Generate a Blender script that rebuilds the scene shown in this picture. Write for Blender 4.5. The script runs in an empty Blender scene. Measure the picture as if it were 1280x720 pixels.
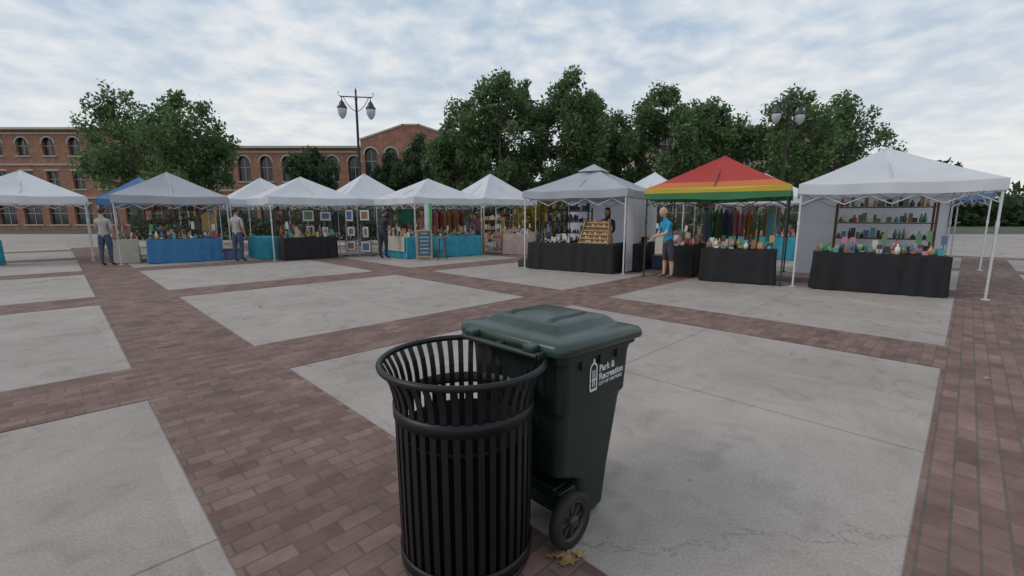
import bpy, bmesh, math, random
import numpy as np
from mathutils import Vector, Matrix, noise
R=math.radians
scene=bpy.context.scene
random.seed(7)

# ------------------------------------------------------------------ materials
def newmat(name):
    m=bpy.data.materials.new(name); m.use_nodes=True
    nt=m.node_tree; return m,nt,nt.nodes['Principled BSDF']
def N(nt,t,**kw):
    n=nt.nodes.new(t)
    for k,v in kw.items():
        if k in n.bl_rna.properties.keys(): setattr(n,k,v)
        else: n.inputs[k].default_value=v
    return n
_mc={}
def M(name,col,rough=.6,metal=0,var=.12,scale=8,transl=0,bump=0,spec=.5):
    if name in _mc: return _mc[name]
    m,nt,b=newmat(name)
    tc=N(nt,'ShaderNodeTexCoord')
    nz=N(nt,'ShaderNodeTexNoise'); nz.inputs['Scale'].default_value=scale; nz.inputs['Detail'].default_value=6
    nt.links.new(tc.outputs['Object'],nz.inputs['Vector'])
    rp=N(nt,'ShaderNodeValToRGB')
    c=np.array(col[:3])
    rp.color_ramp.elements[0].position=.3; rp.color_ramp.elements[1].position=.7
    rp.color_ramp.elements[0].color=(*(c*(1-var)),1); rp.color_ramp.elements[1].color=(*np.minimum(c*(1+var),1),1)
    nt.links.new(nz.outputs['Fac'],rp.inputs['Fac']); nt.links.new(rp.outputs['Color'],b.inputs['Base Color'])
    b.inputs['Roughness'].default_value=rough; b.inputs['Metallic'].default_value=metal
    b.inputs['Specular IOR Level'].default_value=spec
    if bump:
        bp=N(nt,'ShaderNodeBump'); bp.inputs['Strength'].default_value=bump; bp.inputs['Distance'].default_value=.01
        nt.links.new(nz.outputs['Fac'],bp.inputs['Height']); nt.links.new(bp.outputs['Normal'],b.inputs['Normal'])
    if transl:
        t=N(nt,'ShaderNodeBsdfTranslucent'); mx=N(nt,'ShaderNodeMixShader'); mx.inputs[0].default_value=transl
        nt.links.new(rp.outputs['Color'],t.inputs['Color'])
        out=[n for n in nt.nodes if n.type=='OUTPUT_MATERIAL'][0]
        nt.links.new(b.outputs[0],mx.inputs[1]); nt.links.new(t.outputs[0],mx.inputs[2]); nt.links.new(mx.outputs[0],out.inputs[0])
    _mc[name]=m; return m

def leafmat(name,c1,c2,c3,transl=.42):
    m,nt,b=newmat(name)
    g=N(nt,'ShaderNodeNewGeometry'); rp=N(nt,'ShaderNodeValToRGB')
    e=rp.color_ramp.elements; e[0].color=(*c1,1); e[1].color=(*c3,1)
    x=e.new(.5); x.color=(*c2,1)
    nz=N(nt,'ShaderNodeTexNoise'); nz.inputs['Scale'].default_value=.6; nz.inputs['Detail'].default_value=3
    nt.links.new(g.outputs['Position'],nz.inputs['Vector'])
    mm=N(nt,'ShaderNodeMath',operation='MULTIPLY_ADD'); mm.inputs[1].default_value=.6
    nt.links.new(g.outputs['Random Per Island'],mm.inputs[0])
    m2=N(nt,'ShaderNodeMath',operation='MULTIPLY_ADD'); m2.inputs[1].default_value=1.4; m2.inputs[2].default_value=-.5
    nt.links.new(nz.outputs['Fac'],m2.inputs[0]); nt.links.new(m2.outputs[0],mm.inputs[2])
    nt.links.new(mm.outputs[0],rp.inputs['Fac'])
    nt.links.new(rp.outputs['Color'],b.inputs['Base Color']); b.inputs['Roughness'].default_value=.6
    b.inputs['Specular IOR Level'].default_value=.3
    t=N(nt,'ShaderNodeBsdfTranslucent'); mx=N(nt,'ShaderNodeMixShader'); mx.inputs[0].default_value=transl
    nt.links.new(rp.outputs['Color'],t.inputs['Color'])
    out=[n for n in nt.nodes if n.type=='OUTPUT_MATERIAL'][0]
    nt.links.new(b.outputs[0],mx.inputs[1]); nt.links.new(t.outputs[0],mx.inputs[2]); nt.links.new(mx.outputs[0],out.inputs[0])
    return m

# ------------------------------------------------------------------ mesh builder
def rotz(a): return Matrix.Rotation(a,3,'Z')
class MB:
    def __init__(s): s.v=[];s.f=[];s.m=[];s.s=[]
    def add(s,vs,fs,mat=0,smooth=False):
        o=len(s.v); s.v+= [tuple(v) for v in vs]
        for f in fs: s.f.append([i+o for i in f]); s.m.append(mat); s.s.append(smooth)
    def box(s,c,size,mat=0,rz=0,rot=None,bev=0):
        x,y,z=[k/2 for k in size]
        A=rot if rot is not None else rotz(rz)
        if bev>0:
            b=min(bev,x*.9,y*.9,z*.9); bm=bmesh.new()
            bmesh.ops.create_cube(bm,size=1); 
            for v in bm.verts: v.co=Vector((v.co.x*2*x,v.co.y*2*y,v.co.z*2*z))
            bmesh.ops.bevel(bm,geom=bm.edges[:],offset=b,segments=2,affect='EDGES',profile=.5)
            bm.verts.index_update()
            vs=[A@v.co+Vector(c) for v in bm.verts]; fs=[[v.index for v in f.verts] for f in bm.faces]; bm.free()
            s.add(vs,fs,mat); return
        vs=[A@Vector((i*x,j*y,k*z))+Vector(c) for i in(-1,1) for j in(-1,1) for k in(-1,1)]
        s.add(vs,[[0,1,3,2],[4,6,7,5],[0,4,5,1],[2,3,7,6],[0,2,6,4],[1,5,7,3]],mat)
    def tube(s,p0,p1,r0,r1=None,n=8,mat=0,smooth=True,cap=True):
        p0=Vector(p0);p1=Vector(p1); r1=r0 if r1 is None else r1
        d=p1-p0
        if d.length<1e-6: return
        q=d.to_track_quat('Z','Y').to_matrix(); vs=[]
        for p,r in((p0,r0),(p1,r1)):
            for k in range(n):
                a=2*math.pi*k/n; vs.append(p+q@Vector((r*math.cos(a),r*math.sin(a),0)))
        s.add(vs,[[k,(k+1)%n,n+(k+1)%n,n+k] for k in range(n)],mat,smooth)
        if cap: s.add(vs,[list(range(n))[::-1],list(range(n,2*n))],mat)
    def path(s,pts,rad,n=8,mat=0):
        pts=[Vector(p) for p in pts]; 
        if not hasattr(rad,'__len__'): rad=[rad]*len(pts)
        vs=[];
        for i,p in enumerate(pts):
            d=(pts[min(i+1,len(pts)-1)]-pts[max(i-1,0)]).normalized()
            q=d.to_track_quat('Z','Y').to_matrix()
            for k in range(n):
                a=2*math.pi*k/n; vs.append(p+q@Vector((rad[i]*math.cos(a),rad[i]*math.sin(a),0)))
        fs=[[i*n+k,i*n+(k+1)%n,(i+1)*n+(k+1)%n,(i+1)*n+k] for i in range(len(pts)-1) for k in range(n)]
        s.add(vs,fs,mat,True); L=len(pts)-1
        s.add(vs,[list(range(n))[::-1],[L*n+k for k in range(n)]],mat)
    def lathe(s,prof,c=(0,0,0),n=24,mat=0,rot=None,smooth=True):
        c=Vector(c);vs=[]
        for r,z in prof:
            for k in range(n):
                a=2*math.pi*k/n; p=Vector((r*math.cos(a),r*math.sin(a),z))
                if rot is not None:p=rot@p
                vs.append(p+c)
        s.add(vs,[[i*n+k,i*n+(k+1)%n,(i+1)*n+(k+1)%n,(i+1)*n+k] for i in range(len(prof)-1) for k in range(n)],mat,smooth)
    def torus(s,c,Rr,r,n=48,k=8,mat=0,rot=None):
        pts=[];
        vs=[]
        for i in range(n):
            a=2*math.pi*i/n
            for j in range(k):
                b=2*math.pi*j/k; p=Vector(((Rr+r*math.cos(b))*math.cos(a),(Rr+r*math.cos(b))*math.sin(a),r*math.sin(b)))
                if rot is not None:p=rot@p
                vs.append(p+Vector(c))
        s.add(vs,[[i*k+j,((i+1)%n)*k+j,((i+1)%n)*k+(j+1)%k,i*k+(j+1)%k] for i in range(n) for j in range(k)],mat,True)
    def obj(s,name,mats,parent=None,loc=(0,0,0),rz=0):
        me=bpy.data.meshes.new(name); me.from_pydata(s.v,[],s.f)
        for m in mats: me.materials.append(m)
        me.polygons.foreach_set('material_index',s.m); me.polygons.foreach_set('use_smooth',s.s)
        me.update(); o=bpy.data.objects.new(name,me); scene.collection.objects.link(o)
        o.location=loc; o.rotation_euler=(0,0,rz)
        if parent: o.parent=parent
        return o
def empty(name,loc=(0,0,0),rz=0):
    e=bpy.data.objects.new(name,None); scene.collection.objects.link(e); e.location=loc; e.rotation_euler=(0,0,rz); e.empty_display_size=.2
    return e

# ------------------------------------------------------------------ camera / light
cam=bpy.data.cameras.new('camera'); co=bpy.data.objects.new('camera',cam); scene.collection.objects.link(co)
co.location=(0,0,1.5); co.rotation_euler=(R(90-9.05),0,0); cam.sensor_width=36; cam.lens=36*565/1280; cam.clip_end=1500; cam.clip_start=.05
scene.camera=co
scene.view_settings.view_transform='Standard'; scene.view_settings.look='None'; scene.view_settings.exposure=0
az=R(-100); el=R(40)   # azimuth from +Y, toward +X positive
sd=Vector((math.sin(az)*math.cos(el),math.cos(az)*math.cos(el),math.sin(el)))
sl=bpy.data.lights.new('sun','SUN'); sl.energy=1.1; sl.angle=R(26); sl.color=(1,.94,.86)
so=bpy.data.objects.new('sun',sl); scene.collection.objects.link(so); so.rotation_euler=(-sd).to_track_quat('-Z','Y').to_euler(); so.location=(0,0,30)

w=bpy.data.worlds.new('World'); scene.world=w; w.use_nodes=True; nt=w.node_tree
bg=nt.nodes['Background']; out=[n for n in nt.nodes if n.type=='OUTPUT_WORLD'][0]
sky=N(nt,'ShaderNodeTexSky'); sky.sky_type='NISHITA'; sky.sun_disc=False; sky.sun_elevation=el; sky.sun_rotation=az
nt.links.new(sky.outputs[0],bg.inputs[0]); bg.inputs[1].default_value=.1
tc=N(nt,'ShaderNodeTexCoord'); sp=N(nt,'ShaderNodeSeparateXYZ'); nt.links.new(tc.outputs['Generated'],sp.inputs[0])
zc=N(nt,'ShaderNodeMath',operation='MAXIMUM'); zc.inputs[1].default_value=0; nt.links.new(sp.outputs[2],zc.inputs[0])
za=N(nt,'ShaderNodeMath',operation='ADD'); za.inputs[1].default_value=.20; nt.links.new(zc.outputs[0],za.inputs[0])
dx=N(nt,'ShaderNodeMath',operation='DIVIDE'); dy=N(nt,'ShaderNodeMath',operation='DIVIDE')
nt.links.new(sp.outputs[0],dx.inputs[0]); nt.links.new(za.outputs[0],dx.inputs[1]); nt.links.new(sp.outputs[1],dy.inputs[0]); nt.links.new(za.outputs[0],dy.inputs[1])
cb=N(nt,'ShaderNodeCombineXYZ'); nt.links.new(dx.outputs[0],cb.inputs[0]); nt.links.new(dy.outputs[0],cb.inputs[1])
n1=N(nt,'ShaderNodeTexNoise'); n1.inputs['Scale'].default_value=7.0; n1.inputs['Detail'].default_value=5; n1.inputs['Roughness'].default_value=.5; n1.inputs['Distortion'].default_value=.15
nt.links.new(cb.outputs[0],n1.inputs['Vector'])
n2=N(nt,'ShaderNodeTexNoise'); n2.inputs['Scale'].default_value=1.5; n2.inputs['Detail'].default_value=3; nt.links.new(cb.outputs[0],n2.inputs['Vector'])
nm=N(nt,'ShaderNodeMath',operation='MULTIPLY_ADD'); nm.inputs[1].default_value=.5; nt.links.new(n2.outputs['Fac'],nm.inputs[0])
nk=N(nt,'ShaderNodeMath',operation='MULTIPLY'); nk.inputs[1].default_value=.52; nt.links.new(n1.outputs['Fac'],nk.inputs[0]); nt.links.new(nk.outputs[0],nm.inputs[2])
cr=N(nt,'ShaderNodeValToRGB'); e=cr.color_ramp.elements
e[0].position=.41; e[0].color=(.46,.57,.70,1); e[1].position=.62; e[1].color=(.82,.84,.86,1)
x=e.new(.51); x.color=(.62,.70,.78,1)
nt.links.new(nm.outputs[0],cr.inputs['Fac'])
hz=N(nt,'ShaderNodeMapRange'); hz.inputs[1].default_value=0; hz.inputs[2].default_value=.34; hz.inputs[3].default_value=.8; hz.inputs[4].default_value=0
nt.links.new(sp.outputs[2],hz.inputs[0])
mc=N(nt,'ShaderNodeMixRGB'); mc.inputs[2].default_value=(.90,.88,.84,1); nt.links.new(hz.outputs[0],mc.inputs[0]); nt.links.new(cr.outputs[0],mc.inputs[1])
bg2=N(nt,'ShaderNodeBackground'); nt.links.new(mc.outputs[0],bg2.inputs[0]); bg2.inputs[1].default_value=1.0
ms=N(nt,'ShaderNodeMixShader'); ms.inputs[0].default_value=.93
nt.links.new(bg.outputs[0],ms.inputs[1]); nt.links.new(bg2.outputs[0],ms.inputs[2]); nt.links.new(ms.outputs[0],out.inputs[0])

# ------------------------------------------------------------------ ground
def sheet(name,x0,x1,y0,y1,z,mat):
    b=MB(); b.add([(x0,y0,z),(x1,y0,z),(x1,y1,z),(x0,y1,z)],[[0,1,2,3]]); return b.obj(name,[mat])
sheet('ground',-600,600,-200,1000,0-.012,M('earth_grass',(.07,.085,.04),.9,var=.3,scale=.3))

def paving_mat():
    m,nt,b=newmat('concrete_slabs'); g=N(nt,'ShaderNodeNewGeometry')
    mp=N(nt,'ShaderNodeMapping'); mp.inputs['Rotation'].default_value=(0,0,R(-45)); nt.links.new(g.outputs['Position'],mp.inputs[0])
    s=N(nt,'ShaderNodeSeparateXYZ'); nt.links.new(mp.outputs[0],s.inputs[0])
    ds=[]; cells=[]
    for i,off in((0,-7.18),(1,-5.73)):
        a=N(nt,'ShaderNodeMath',operation='ADD'); a.inputs[1].default_value=off; nt.links.new(s.outputs[i],a.inputs[0])
        wv=N(nt,'ShaderNodeMath',operation='WRAP'); wv.inputs[1].default_value=5.7; wv.inputs[2].default_value=0; nt.links.new(a.outputs[0],wv.inputs[0])
        pp=N(nt,'ShaderNodeMath',operation='PINGPONG'); pp.inputs[1].default_value=1.15; nt.links.new(wv.outputs[0],pp.inputs[0]); ds.append(pp)
        dv=N(nt,'ShaderNodeMath',operation='DIVIDE'); dv.inputs[1].default_value=2.3; nt.links.new(a.outputs[0],dv.inputs[0])
        fl=N(nt,'ShaderNodeMath',operation='FLOOR'); nt.links.new(dv.outputs[0],fl.inputs[0]); cells.append(fl)
    mn=N(nt,'ShaderNodeMath',operation='MINIMUM'); nt.links.new(ds[0].outputs[0],mn.inputs[0]); nt.links.new(ds[1].outputs[0],mn.inputs[1])
    jr=N(nt,'ShaderNodeMapRange'); jr.inputs[1].default_value=.004; jr.inputs[2].default_value=.011; jr.inputs[3].default_value=.6; jr.inputs[4].default_value=1; nt.links.new(mn.outputs[0],jr.inputs[0])
    cc=N(nt,'ShaderNodeCombineXYZ'); nt.links.new(cells[0].outputs[0],cc.inputs[0]); nt.links.new(cells[1].outputs[0],cc.inputs[1])
    wn=N(nt,'ShaderNodeTexWhiteNoise'); nt.links.new(cc.outputs[0],wn.inputs[0])
    cv=N(nt,'ShaderNodeMapRange'); cv.inputs[3].default_value=.93; cv.inputs[4].default_value=1.05; nt.links.new(wn.outputs['Value'],cv.inputs[0])
    big=N(nt,'ShaderNodeTexNoise'); big.inputs['Scale'].default_value=.9; big.inputs['Detail'].default_value=10; big.inputs['Roughness'].default_value=.7; big.inputs['Distortion'].default_value=.6
    fine=N(nt,'ShaderNodeTexNoise'); fine.inputs['Scale'].default_value=70; fine.inputs['Detail'].default_value=4
    st=N(nt,'ShaderNodeTexNoise'); st.inputs['Scale'].default_value=3.1; st.inputs['Detail'].default_value=7; st.inputs['Distortion'].default_value=1.2
    for q in(big,fine,st): nt.links.new(g.outputs['Position'],q.inputs['Vector'])
    r=N(nt,'ShaderNodeValToRGB'); r.color_ramp.elements[0].position=.28; r.color_ramp.elements[0].color=(.285,.250,.226,1); r.color_ramp.elements[1].position=.72; r.color_ramp.elements[1].color=(.400,.357,.328,1)
    nt.links.new(big.outputs['Fac'],r.inputs[0])
    fr=N(nt,'ShaderNodeMapRange'); fr.inputs[1].default_value=.3; fr.inputs[2].default_value=.7; fr.inputs[3].default_value=.84; fr.inputs[4].default_value=1.12; nt.links.new(fine.outputs['Fac'],fr.inputs[0])
    sr=N(nt,'ShaderNodeMapRange'); sr.inputs[1].default_value=.3; sr.inputs[2].default_value=.48; sr.inputs[3].default_value=.84; sr.inputs[4].default_value=1; nt.links.new(st.outputs['Fac'],sr.inputs[0])
    vo=N(nt,'ShaderNodeTexVoronoi'); vo.inputs['Scale'].default_value=2.6; nt.links.new(g.outputs['Position'],vo.inputs['Vector'])
    vr=N(nt,'ShaderNodeMapRange'); vr.inputs[1].default_value=.03; vr.inputs[2].default_value=.055; vr.inputs[3].default_value=.74; vr.inputs[4].default_value=1; nt.links.new(vo.outputs['Distance'],vr.inputs[0])
    wp=N(nt,'ShaderNodeVectorMath',operation='MULTIPLY_ADD'); nt.links.new(big.outputs['Color'],wp.inputs[0]); wp.inputs[1].default_value=(1.2,1.2,0); nt.links.new(g.outputs['Position'],wp.inputs[2])
    vc=N(nt,'ShaderNodeTexVoronoi'); vc.feature='DISTANCE_TO_EDGE'; vc.inputs['Scale'].default_value=.28; nt.links.new(wp.outputs[0],vc.inputs['Vector'])
    vk=N(nt,'ShaderNodeMapRange'); vk.inputs[1].default_value=.0; vk.inputs[2].default_value=.0022; vk.inputs[3].default_value=.6; vk.inputs[4].default_value=1; nt.links.new(vc.outputs['Distance'],vk.inputs[0])
    cur=jr
    for q in(cv,fr,sr,vr,vk):
        mu=N(nt,'ShaderNodeMath',operation='MULTIPLY'); nt.links.new(cur.outputs[0],mu.inputs[0]); nt.links.new(q.outputs[0],mu.inputs[1]); cur=mu
    vm=N(nt,'ShaderNodeVectorMath',operation='SCALE'); nt.links.new(r.outputs[0],vm.inputs[0]); nt.links.new(cur.outputs[0],vm.inputs['Scale'])
    nt.links.new(vm.outputs[0],b.inputs['Base Color']); b.inputs['Roughness'].default_value=.8; b.inputs['Specular IOR Level'].default_value=.3
    bp=N(nt,'ShaderNodeBump'); bp.inputs['Strength'].default_value=.3; bp.inputs['Distance'].default_value=.004; nt.links.new(cur.outputs[0],bp.inputs['Height']); nt.links.new(bp.outputs[0],b.inputs['Normal'])
    return m
def brickpave_mat(name,rot,c1,c2,mort,bw=.205,rh=.1025,ms=.006,bumpd=.006):
    m,nt,b=newmat(name); g=N(nt,'ShaderNodeNewGeometry')
    mp=N(nt,'ShaderNodeMapping'); mp.inputs['Rotation'].default_value=rot; nt.links.new(g.outputs['Position'],mp.inputs[0])
    bt=N(nt,'ShaderNodeTexBrick'); bt.inputs['Scale'].default_value=1; bt.inputs['Brick Width'].default_value=bw; bt.inputs['Row Height'].default_value=rh
    bt.inputs['Mortar Size'].default_value=ms; bt.inputs['Mortar Smooth'].default_value=.3
    bt.inputs['Color1'].default_value=(*c1,1); bt.inputs['Color2'].default_value=(*c2,1); bt.inputs['Mortar'].default_value=(*mort,1)
    nt.links.new(mp.outputs[0],bt.inputs['Vector'])
    nz=N(nt,'ShaderNodeTexNoise'); nz.inputs['Scale'].default_value=2.2; nz.inputs['Detail'].default_value=10; nz.inputs['Roughness'].default_value=.75; nt.links.new(g.outputs['Position'],nz.inputs['Vector'])
    mr=N(nt,'ShaderNodeMapRange'); mr.inputs[1].default_value=.3; mr.inputs[2].default_value=.7; mr.inputs[3].default_value=.6; mr.inputs[4].default_value=1.35; nt.links.new(nz.outputs['Fac'],mr.inputs[0])
    vm=N(nt,'ShaderNodeVectorMath',operation='SCALE'); nt.links.new(bt.outputs['Color'],vm.inputs[0]); nt.links.new(mr.outputs[0],vm.inputs['Scale'])
    nt.links.new(vm.outputs[0],b.inputs['Base Color']); b.inputs['Roughness'].default_value=.8; b.inputs['Specular IOR Level'].default_value=.3
    bp=N(nt,'ShaderNodeBump'); bp.inputs['Strength'].default_value=.6; bp.inputs['Distance'].default_value=bumpd; bp.invert=True; nt.links.new(bt.outputs['Fac'],bp.inputs['Height']); nt.links.new(bp.outputs[0],b.inputs['Normal'])
    return m
sheet('plaza_pavement',-45,45,-12,38,0,paving_mat())
sheet('road',-300,300,38.2,45,0-.008,M('asphalt',(.06,.06,.062),.9,var=.2,scale=2))
bb=MB(); q2=math.sqrt(.5)
def ab(a,b): return ((a-b)*q2,(a+b)*q2)
al=[6.63+5.7*k for k in range(-3,4)]; bl=[5.18+5.7*k for k in range(-4,5)]
def band(a0,a1,b0,b1):
    ps=[ab(a0,b0),ab(a1,b0),ab(a1,b1),ab(a0,b1)]
    bb.add([(x,y,.004) for x,y in ps],[[0,1,2,3]])
for a in al: band(a-.55,a+.55,-24,30)
for b_ in bl:
    for a in al[:-1]: band(a+.55,a+5.15,b_-.55,b_+.55)
bb.obj('brick_pavement',[brickpave_mat('brick_pavers',(0,0,R(-45)),(.145,.085,.070),(.225,.140,.118),(.115,.10,.09))])

# ------------------------------------------------------------------ slatted litter bin
blk=M('black_powder_coat',(.006,.007,.009),.42,metal=0,var=.2,scale=30,bump=.05,spec=.35)
tb=empty('trash_can',(-.203,1.835,0))
prof=[(.281,.035),(.286,.25),(.289,.5),(.291,.68),(.293,.74),(.299,.79),(.312,.84),(.328,.875),(.343,.903)]
b=MB(); nb=40; hw=.0125; th=.006
for k in range(nb):
    a=2*math.pi*k/nb; ca,sa=math.cos(a),math.sin(a); vs=[]
    for r,z in prof:
        for rr in(r,r-th):
            for h in(-hw,hw): vs.append((rr*ca-h*sa, rr*sa+h*ca, z))
    n=len(prof); fs=[]
    for i in range(n-1):
        o=i*4;p=o+4
        fs+=[[o,o+1,p+1,p],[o+3,o+2,p+2,p+3],[o+2,o,p,p+2],[o+1,o+3,p+3,p+1]]
    fs+=[[0,2,3,1],[4*n-4,4*n-3,4*n-1,4*n-2]]
    b.add(vs,fs)
b.obj('slats',[blk],tb)
b=MB(); b.torus((0,0,.906),.344,.0135,n=72,k=10)
b.lathe([(.288,.695),(.2975,.695),(.2985,.745),(.288,.745),(.288,.695)],n=72)
b.lathe([(.280,.06),(.289,.06),(.290,.11),(.281,.11),(.280,.06)],n=72)
b.lathe([(.0,.03),(.286,.03),(.286,.04),(.0,.04)],n=48)
for k in range(3):
    a=2*math.pi*k/3+.4; b.tube((.2*math.cos(a),.2*math.sin(a),.003),(.2*math.cos(a),.2*math.sin(a),.035),.02)
b.obj('rim_and_hoops',[blk],tb)
b=MB(); b.lathe([(.0,.05),(.250,.05),(.268,.60),(.276,.605),(.276,.615),(.262,.615),(.246,.07),(0,.07)],n=48)
b.obj('liner',[M('liner_plastic',(.004,.004,.005),.8,spec=.2)],tb)

# ------------------------------------------------------------------ wheeled cart
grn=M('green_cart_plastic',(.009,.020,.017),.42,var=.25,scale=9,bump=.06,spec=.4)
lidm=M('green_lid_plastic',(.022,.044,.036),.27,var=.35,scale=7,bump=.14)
ct=empty('wheeled_garbage_cart',(.21,1.775,0),R(45))
def rrect(s0,s1,w0,w1,rad,z,seg=5):
    pts=[]
    for cx,cy,a0 in((s1-rad,w1-rad,0),(s0+rad,w1-rad,90),(s0+rad,w0+rad,180),(s1-rad,w0+rad,270)):
        for k in range(seg+1):
            a=R(a0+90*k/seg); pts.append((cx+rad*math.cos(a),cy+rad*math.sin(a),z))
    return pts
def loft(mb,loops,mat=0,smooth=False,cap0=True,cap1=True):
    n=len(loops[0]); vs=[p for l in loops for p in l]
    mb.add(vs,[[i*n+k,i*n+(k+1)%n,(i+1)*n+(k+1)%n,(i+1)*n+k] for i in range(len(loops)-1) for k in range(n)],mat,smooth)
    if cap0: mb.add(loops[0],[list(range(n))[::-1]],mat)
    if cap1: mb.add(loops[-1],[list(range(n))],mat)
b=MB()
L=[rrect(.235,.44,.09,.57,.04,.02),rrect(.225,.465,.075,.585,.05,.05),rrect(.215,.49,.07,.59,.05,.25),
   rrect(.16,.495,.067,.593,.05,.285),rrect(.075,.50,.065,.595,.05,.32),rrect(.055,.54,.048,.612,.05,.60),rrect(.05,.548,.046,.614,.05,.625),
   rrect(.042,.566,.034,.626,.05,.645),rrect(.035,.585,.03,.63,.05,.84),rrect(.03,.60,.026,.634,.05,.87),
   rrect(.012,.622,.012,.648,.05,.878),rrect(.010,.625,.010,.650,.05,.935)]
loft(b,L)
for s_ in(.16,.30,.44): 
    b.box((s_,.024,.855),(.012,.016,.05)); b.box((s_,.636,.855),(.012,.016,.05))
b.tube((.606,.12,.68),(.606,.54,.68),.014)
for w_ in(.12,.33,.54): b.box((.59,w_,.68),(.05,.02,.06),bev=.004)
b.box((.628,.06,.905),(.03,.05,.05),bev=.008); b.box((.628,.60,.905),(.03,.05,.05),bev=.008)
b.tube((-.06,.09,.925),(-.06,.57,.925),.014,n=12)
for w_ in(.09,.33,.57): b.box((-.022,w_,.925),(.085,.028,.034),bev=.006)
b.box((.17,.33,.20),(.11,.40,.06),bev=.01)
b.tube((.11,.02,.13),(.11,.64,.13),.011,n=10)
b.box((.16,.10,.17),(.12,.03,.12),bev=.005); b.box((.16,.56,.17),(.12,.03,.12),bev=.005)
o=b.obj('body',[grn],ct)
bm_=o.modifiers.new('b','BEVEL'); bm_.width=.004; bm_.segments=2; bm_.limit_method='ANGLE'; bm_.angle_limit=R(25)
b=MB()
def lidz(p,z):
    s=p[0]; t=min(1,max(0,(s-.38)/.28)); return (p[0],p[1],z-.026*t*t*(3-2*t))
ring=[(0,.925),(-.004,.935),(0,.962),(.008,.972),(.03,.978),(.065,.984),(.085,.984),(.10,.990),(.125,1.012),(.14,1.019),(.18,1.024),(.24,1.030),(.30,1.033)]
loops=[]
for ins,z in ring:
    l=rrect(-.022+ins,.655-ins,-.006+ins,.666-ins,max(.055-ins*.3,.02),z,seg=6)
    loops.append([lidz(p,z) for p in l])
loft(b,loops,0,True,cap0=False)
for w_ in(.20,.46):
    b.add([(.13,w_-.02,1.018),(.46,w_-.012,1.006),(.46,w_+.012,1.006),(.13,w_+.02,1.018),(.16,w_-.008,1.036),(.42,w_-.004,1.030),(.42,w_+.004,1.030),(.16,w_+.008,1.036)],
      [[0,1,5,4],[1,2,6,5],[2,3,7,6],[3,0,4,7],[4,5,6,7]])
for w_ in(.14,.52): b.box((-.035,w_,.950),(.07,.06,.035),bev=.01)
b.box((.665,.33,.918),(.035,.20,.018),bev=.006)
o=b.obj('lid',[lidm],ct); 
rub=M('rubber',(.012,.012,.012),.7); hub=M('wheel_plastic',(.03,.03,.032),.4)
for w0,sg in((.0,-1),(.66,1)):
    b=MB(); rt=Matrix.Rotation(R(90),3,'X')
    c=(.11,w0+(.03 if sg<0 else -.03),.13)
    b.lathe([(.095,-.024),(.118,-.028),(.128,-.018),(.13,0),(.128,.018),(.118,.028),(.095,.024)],c,n=36,rot=rt)
    b.lathe([(.095,-.024),(.095,.024)],c,n=36,rot=rt,mat=1)
    b.lathe([(.084,-.02),(.096,-.024),(.096,.024),(.084,.02),(.084,-.02)],c,n=36,rot=rt,mat=1)
    b.lathe([(0,-.03),(.026,-.03),(.03,-.02),(.03,.02),(.026,.03),(0,.03)],c,n=20,rot=rt,mat=1)
    for k in range(8):
        a=2*math.pi*k/8; b.box((c[0]+.055*math.cos(a),c[1],c[2]+.055*math.sin(a)),(.07,.02,.014),1,rot=Matrix.Rotation(-a,3,'Y'))
    b.lathe([(0,-.004),(.09,-.004),(.09,.004),(0,.004)],c,n=30,rot=rt,mat=0)
    b.obj('wheel',[rub,hub],ct)
wht=M('white_print',(.62,.63,.63),.5,var=.08,scale=40)
def txt(s,body,size,z,off=.0,name='lettering'):
    cu=bpy.data.curves.new(name,'FONT'); cu.body=s; cu.size=size; cu.extrude=.0006; cu.offset=off
    o=bpy.data.objects.new(name,cu); scene.collection.objects.link(o); o.parent=ct
    inset=.03+(.84-z)/.195*.004
    o.location=(body,inset-.0022,z); o.rotation_euler=(R(90),0,0); cu.materials.append(wht); return o
txt('Park &',.305,.047,.785,.0012); txt('Recreation',.305,.047,.744,.0012); txt('CITY OF THE PARKS',.305,.022,.718,.0006)
b=MB()
def flat(pts,y): 
    b.add([(p[0],y,p[1]) for p in pts],[list(range(len(pts)))])
yi=.0285
arc=lambda cx,cz,r,a0,a1,n=10:[(cx+r*math.cos(R(a0+(a1-a0)*k/n)),cz+r*math.sin(R(a0+(a1-a0)*k/n))) for k in range(n+1)]
ox=-.012; oz=.01
def fl2(pts,y): flat([(p[0]+ox,p[1]+oz) for p in pts],y)
o1=arc(.272,.80,.030,180,0); i1=arc(.272,.80,.021,0,180)
for k in range(10): fl2([o1[k],o1[k+1],i1[9-k],i1[10-k]],yi)
for x_ in(.2465,.297): fl2([(x_-.0045,.70),(x_+.0045,.70),(x_+.0045,.80),(x_-.0045,.80)],yi)
for x_ in(.265,.279): fl2([(x_-.0035,.715),(x_+.0035,.715),(x_+.0035,.795),(x_-.0035,.795)],yi-.001)
fl2([(.246,.695),(.298,.695),(.298,.708),(.246,.708)],yi-.0012); fl2([(.255,.745),(.29,.745),(.29,.753),(.255,.753)],yi-.0016)
fl2([(.262,.83),(.282,.83),(.276,.85),(.268,.85)],yi-.0016)
b.obj('logo',[wht],ct)

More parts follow.
